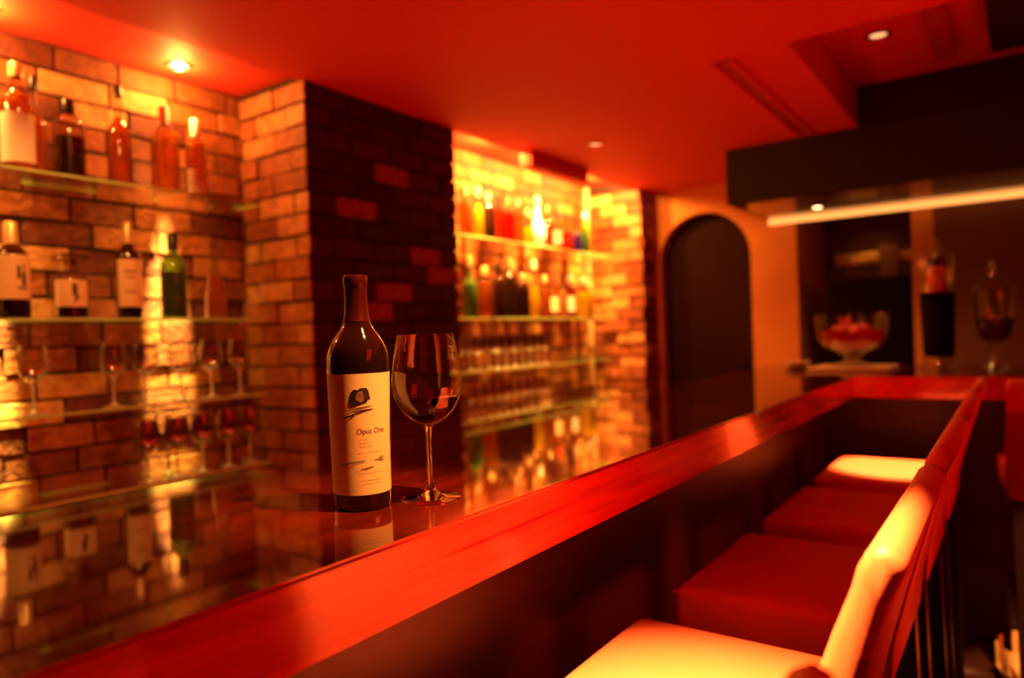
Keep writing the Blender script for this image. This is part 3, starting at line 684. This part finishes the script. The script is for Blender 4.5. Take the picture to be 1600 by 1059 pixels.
# ------------------------------------------------------------------ bar stools
SH = EYE-0.5
def make_stool():
    t = thing('bar_stool', 'x', 'bar stool', (0, 0, 0), 0, 'red leather bar stools along the counter')
    W = .225
    bm = bmesh.new(); box(bm, -.20, .165, -W, W, SH-.105, SH, .022, segs=4); obj('seat', bm, M['leather'], t, ang=1.2)
    bm = bmesh.new(); p = .0035
    loop = [(-.197, -W+.006), (-.197, W-.006), (.15, W-.006), (.15, -W+.006)]
    tube(bm, [(x, y, SH-.0125) for x, y in loop], p*.6, 6, closed=True); obj('piping', bm, M['leather'], t)
    inner_ = [(.135, SH-.10), (.130, SH-.02), (.150, SH+.06), (.175, SH+.125), (.205, SH+.186), (.214, SH+.212), (.225, SH+.240), (.232, SH+.258), (.237, SH+.277), (.246, SH+.294), (.258, SH+.301), (.268, SH+.298), (.277, SH+.287), (.276, SH+.275), (.262, SH+.245), (.247, SH+.195), (.228, SH+.13), (.205, SH+.05), (.185, SH-.03), (.178, SH-.10)]
    n = len(inner_); cx = sum(x for x, z in inner_)/n; cz = sum(z for x, z in inner_)/n
    bm = bmesh.new(); slices = []
    for y, ins in ((-W-.002, .010), (-W+.002, .0035), (-W+.009, 0.0), (W-.009, 0.0), (W-.002, .0035), (W+.002, .010)):
        ring = []
        for i, (x, z) in enumerate(inner_):
            a = Vector(inner_[i-1]); b = Vector(inner_[(i+1) % n]); d = (b-a).normalized(); nn = Vector((d.y, -d.x))
            ring.append(bm.verts.new((x+nn.x*ins, y, z+nn.y*ins)))
        slices.append(ring)
    for A, B in zip(slices, slices[1:]):
        for i in range(n):
            f = bm.faces.new((A[i], A[(i+1) % n], B[(i+1) % n], B[i]))
            f.material_index = 1 if 15 <= i <= 18 else 0
    bm.faces.new(slices[0]); bm.faces.new(slices[-1][::-1])
    bmesh.ops.triangulate(bm, faces=[f for f in bm.faces if len(f.verts) > 4])
    bk = obj('backrest', bm, [M['leather'], M['leather_back']], t, ang=1.0)
    for sy in (-1, 1):
        bm = bmesh.new()
        for i in range(1, 13):
            A = Vector((inner_[i][0], 0, inner_[i][1])); B = Vector((inner_[i+1][0], 0, inner_[i+1][1])); L_ = (B-A).length
            k = max(1, int(L_/.009)); d = (B-A)/k
            for j in range(k):
                s0 = A+d*(j+.15); s1 = A+d*(j+.8); y = sy*(W-.013)
                tube(bm, [(s0.x, y, s0.z), (s1.x, y, s1.z)], .0006, 4)
        obj('stitching', bm, M['thread'], bk)
    for sx, sy in ((-.16, -1), (-.16, 1), (.15, -1), (.15, 1)):
        bm = bmesh.new(); yy = sy*(W-.035); ex_ = .02 if sx > 0 else -.01
        vs0 = []
        for z, off, s in ((0, ex_, .014), (SH-.10, 0, .021)):
            vs0.append([bm.verts.new((sx+off+a*s, yy+b*s, z)) for a, b in ((-1, -1), (1, -1), (1, 1), (-1, 1))])
        for k in range(4): bm.faces.new((vs0[0][k], vs0[0][(k+1) % 4], vs0[1][(k+1) % 4], vs0[1][k]))
        bm.faces.new(vs0[0]); bm.faces.new(vs0[1]); obj('leg', bm, M['leg'], t, smooth=False)
    for sy in (-1, 1):
        bm = bmesh.new(); box(bm, -.16, .155, sy*(W-.035)-.009, sy*(W-.035)+.009, .30, .325); obj('stretcher', bm, M['leg'], t, smooth=False)
    bm = bmesh.new(); box(bm, -.172, -.150, -W+.04, W-.04, .25, .275); obj('footrest', bm, M['chrome'], t, smooth=False)
    return t
st = make_stool()
spots_ = [(.225, 'bar stool cut off at the bottom edge, only its back top showing', 0.0), (.925, 'nearest full red leather bar stool, its seat brightly lit yellow', 0.0),
          (1.525, 'dim red bar stool, second along the counter behind the lit one', 0.0), (2.105, 'very dark red bar stool, third along the counter', 0.0), (2.70, 'far bar stool in line with its seat lit bright yellow', 0.0)]
for i, (y, lab, rz) in enumerate(spots_):
    o = st if i == 0 else copy_tree(st)
    o.location = (-.362, y, 0); o['label'] = lab
o = copy_tree(st); o.location = (.165, 3.05, 0); o.rotation_euler = (0, 0, -PI/2+math.radians(6)); o['label'] = 'red bar stool facing the far counter, back turned, at the right edge'

# ------------------------------------------------------------------ things on the far counter
t = thing('punch_bowl', 'footed glass punch bowl with red contents on the far counter', 'bowl', (-.63, 3.62, CT+.016))
bm = bmesh.new()
seg = 48; rings = []
pr_ = [(.0, .0), (.075, .0), (.078, .008), (.040, .022), (.032, .045), (.060, .062), (.115, .090), (.145, .130), (.152, .175), (.157, .235), (.154, .235), (.148, .176), (.141, .132), (.110, .095), (.050, .070), (0, .068)]
for r, z in pr_:
    if r < 1e-6: rings.append([bm.verts.new((0, 0, z))]); continue
    rings.append([bm.verts.new((r*(1+.02*math.cos(8*2*PI*k/seg))*math.cos(2*PI*k/seg), r*(1+.02*math.cos(8*2*PI*k/seg))*math.sin(2*PI*k/seg), z+(.012*math.cos(8*2*PI*k/seg) if z > .2 else 0))) for k in range(seg)])
for A, B in zip(rings, rings[1:]):
    for k in range(seg):
        j = (k+1) % seg
        if len(A) == 1: bm.faces.new((A[0], B[j], B[k]))
        elif len(B) == 1: bm.faces.new((A[k], A[j], B[0]))
        else: bm.faces.new((A[k], A[j], B[j], B[k]))
obj('glass_bowl', bm, M['stemware'], t)
bm = bmesh.new(); lathe(bm, [(0, .072), (.05, .074), (.108, .099), (.137, .134), (.142, .168), (0, .17)], 32); obj('punch', bm, M['redliq'], t)
bm = bmesh.new()
R = random.Random(8)
for k in range(16):
    a = R.uniform(0, 6.28); q = R.uniform(0, .10); lathe(bm, [(0, -.02), (.014, -.014), (.02, 0), (.014, .014), (0, .02)], 10, q*math.cos(a), q*math.sin(a), .172)
obj('floating_fruit', bm, M['fruit'], t); bpy.data.objects[t.children[-1].name]['kind'] = 'stuff'
bm = bmesh.new(); box(bm, -.80+.0, -.46, 3.46, 3.78, CT+.0005, CT+.0155, .005)
tag(obj('tray', bm, M['paleplate']), 'pale flat tray under the punch bowl', 'tray')
bm = bmesh.new(); zz = CT+.001
for k in range(3): lathe(bm, [(0, 0), (.035, 0), (.04, .003), (.062, .010), (.063, .012), (.04, .006), (0, .005)], 32, -.885, 3.66, zz+.0085*k)
bm.free()
for k, lab in enumerate(('lowest pale saucer in the small stack left of the punch bowl', 'middle pale saucer in the small stack left of the punch bowl', 'topmost pale saucer in the small stack left of the punch bowl')):
    bm = bmesh.new(); lathe(bm, [(0, 0), (.035, 0), (.04, .003), (.060, .010), (.061, .013), (.04, .009), (0, .008)], 32)
    tag(obj('saucer', bm, M['paleplate'], loc=(-.885, 3.66, CT+.0006+.0115*k)), lab, 'saucer', 'saucers stacked on the far counter')
# tall lidded jar
JX, JY = -.290, 3.72
t = thing('lidded_jar', 'tall glass jar with dark lower body and rounded lid on far counter', 'jar', (JX, JY, CT+.0005))
bm = bmesh.new(); lathe(bm, [(0, 0), (.078, 0), (.080, .010), (.062, .022), (.055, .035), (.064, .050), (0, .052)], 36, sq=.15); obj('foot', bm, M['stemware'], t)
bm = bmesh.new(); lathe(bm, [(0, .0525), (.058, .0525), (.062, .075), (.066, .20), (.070, .325), (.076, .335), (0, .338)], 36); obj('dark_body', bm, M['black'], t)
bm = bmesh.new(); lathe(bm, [(.060, .3385), (.066, .345), (.060, .36), (.066, .40), (.074, .45), (.070, .49), (.050, .515), (.020, .528), (.012, .54), (0, .54)], 36); obj('glass_dome', bm, M['stemware'], t)
bm = bmesh.new(); lathe(bm, [(0, .339), (.036, .339), (.040, .36), (.038, .44), (.03, .455), (0, .457)], 24); obj('red_filling', bm, M['fruit'], t)
bm = bmesh.new(); lathe(bm, [(0, .4575), (.034, .458), (.036, .475), (.026, .500), (0, .506)], 24); obj('inner_cap', bm, M['black'], t)
bm = bmesh.new(); lathe(bm, [(0, .5405), (.008, .5405), (.014, .552), (.011, .566), (0, .572)], 20); obj('lid_knob', bm, M['stemware'], t)
# goblet jar
t = thing('goblet_jar', 'footed glass goblet jar of dark liquid with pointed lid, right of the tall jar', 'jar', (-.080, 3.72, CT+.0005))
bm = bmesh.new(); lathe(bm, [(0, 0), (.060, 0), (.062, .006), (.030, .020), (.018, .05), (.020, .085), (.035, .105), (0, .108)], 32); obj('stem', bm, M['stemware'], t)
bm = bmesh.new(); lathe(bm, [(0, .1085), (.040, .11), (.066, .14), (.080, .20), (.083, .27), (.080, .33), (.078, .33), (.080, .27), (.077, .20), (.062, .142), (.036, .113), (0, .112)], 36); obj('glass_bowl', bm, M['stemware'], t)
bm = bmesh.new(); lathe(bm, [(0, .1135), (.034, .115), (.060, .145), (.0745, .20), (.0755, .215), (0, .216)], 32); obj('dark_liquid', bm, M['darkliq'], t)
bm = bmesh.new(); lathe(bm, [(.081, .3305), (.083, .336), (.070, .352), (.035, .385), (.018, .41), (.010, .425), (.015, .44), (.012, .455), (0, .465)], 32); obj('lid', bm, M['stemware'], t)

# recess behind the far counter
bm = bmesh.new(); box(bm, -1.14, -.53, 5.02, 5.50, 0, .93, .004); tag(obj('back_cabinet', bm, M['panel']), 'dark low cabinet in the recess behind the far counter', 'cabinet')
t = thing('black_case', 'black boxy appliance standing in the recess behind the punch bowl', 'appliance', (-.775, 5.24, .9305))
bm = bmesh.new(); box(bm, -.235, .235, -.18, .18, 0, .615, .008); obj('case', bm, M['black'], t)
bm = bmesh.new(); box(bm, -.215, .215, -.184, -.181, .04, .59, .001); obj('front_panel', bm, M['black'], t, smooth=False)
t = thing('gold_rail', 'horizontal gold-lit bar high in the recess', 'rail', (-.82, 5.70, EYE+.46))
bm = bmesh.new(); box(bm, -.27, .36, -.02, .02, -.045, .045, .01); obj('bar', bm, M['brass'], t)
for xx in (-.24, .30):
    bm = bmesh.new(); box(bm, xx-.01, xx+.01, .021, .159, -.012, .012); obj('bracket', bm, M['brass'], t, smooth=False)
bm = bmesh.new(); box(bm, -.78, -.665, 5.60, 5.675, EYE+.31, EYE+.545, .004); tag(obj('hanging_box', bm, M['box_brown']), 'brown upright box in front of the gold bar in the recess', 'box')
spot('recess_spot', (-.95, 5.35, 2.2), (-.85, 5.7, 1.73), 3.5, 60, .8, AMBER)

# ------------------------------------------------------------------ slatted basket on the floor at the right edge
t = thing('slatted_basket', 'round pale wooden slatted basket on the floor at the lower right', 'basket', (.055, 3.03, 0))
def ringbox(bm, r0_, r1_, z0, z1, n=48):
    lathe(bm, [(r0_, z0), (r1_, z0), (r1_, z1), (r0_, z1), (r0_, z0)], n)
bm = bmesh.new(); lathe(bm, [(0, 0), (.11, 0), (.132, .015), (.150, .055), (.140, .055), (.125, .022), (0, .015)], 48); obj('base', bm, M['wood_pale'], t)
for k in range(12):
    a = 2*PI*k/12+.15; bm = bmesh.new(); box(bm, -.012, .012, -.004, .004, 0, .075, .002)
    bmesh.ops.rotate(bm, verts=bm.verts, matrix=Matrix.Rotation(a+PI/2, 3, 'Z')); bmesh.ops.translate(bm, verts=bm.verts, vec=(.144*math.cos(a), .144*math.sin(a), .0553)); obj('slat', bm, M['wood_pale'], t)
spot('floor_spot', (.30, 1.8, CEIL-.02), (.02, 2.98, .06), 500, 12, .5, AMBER)
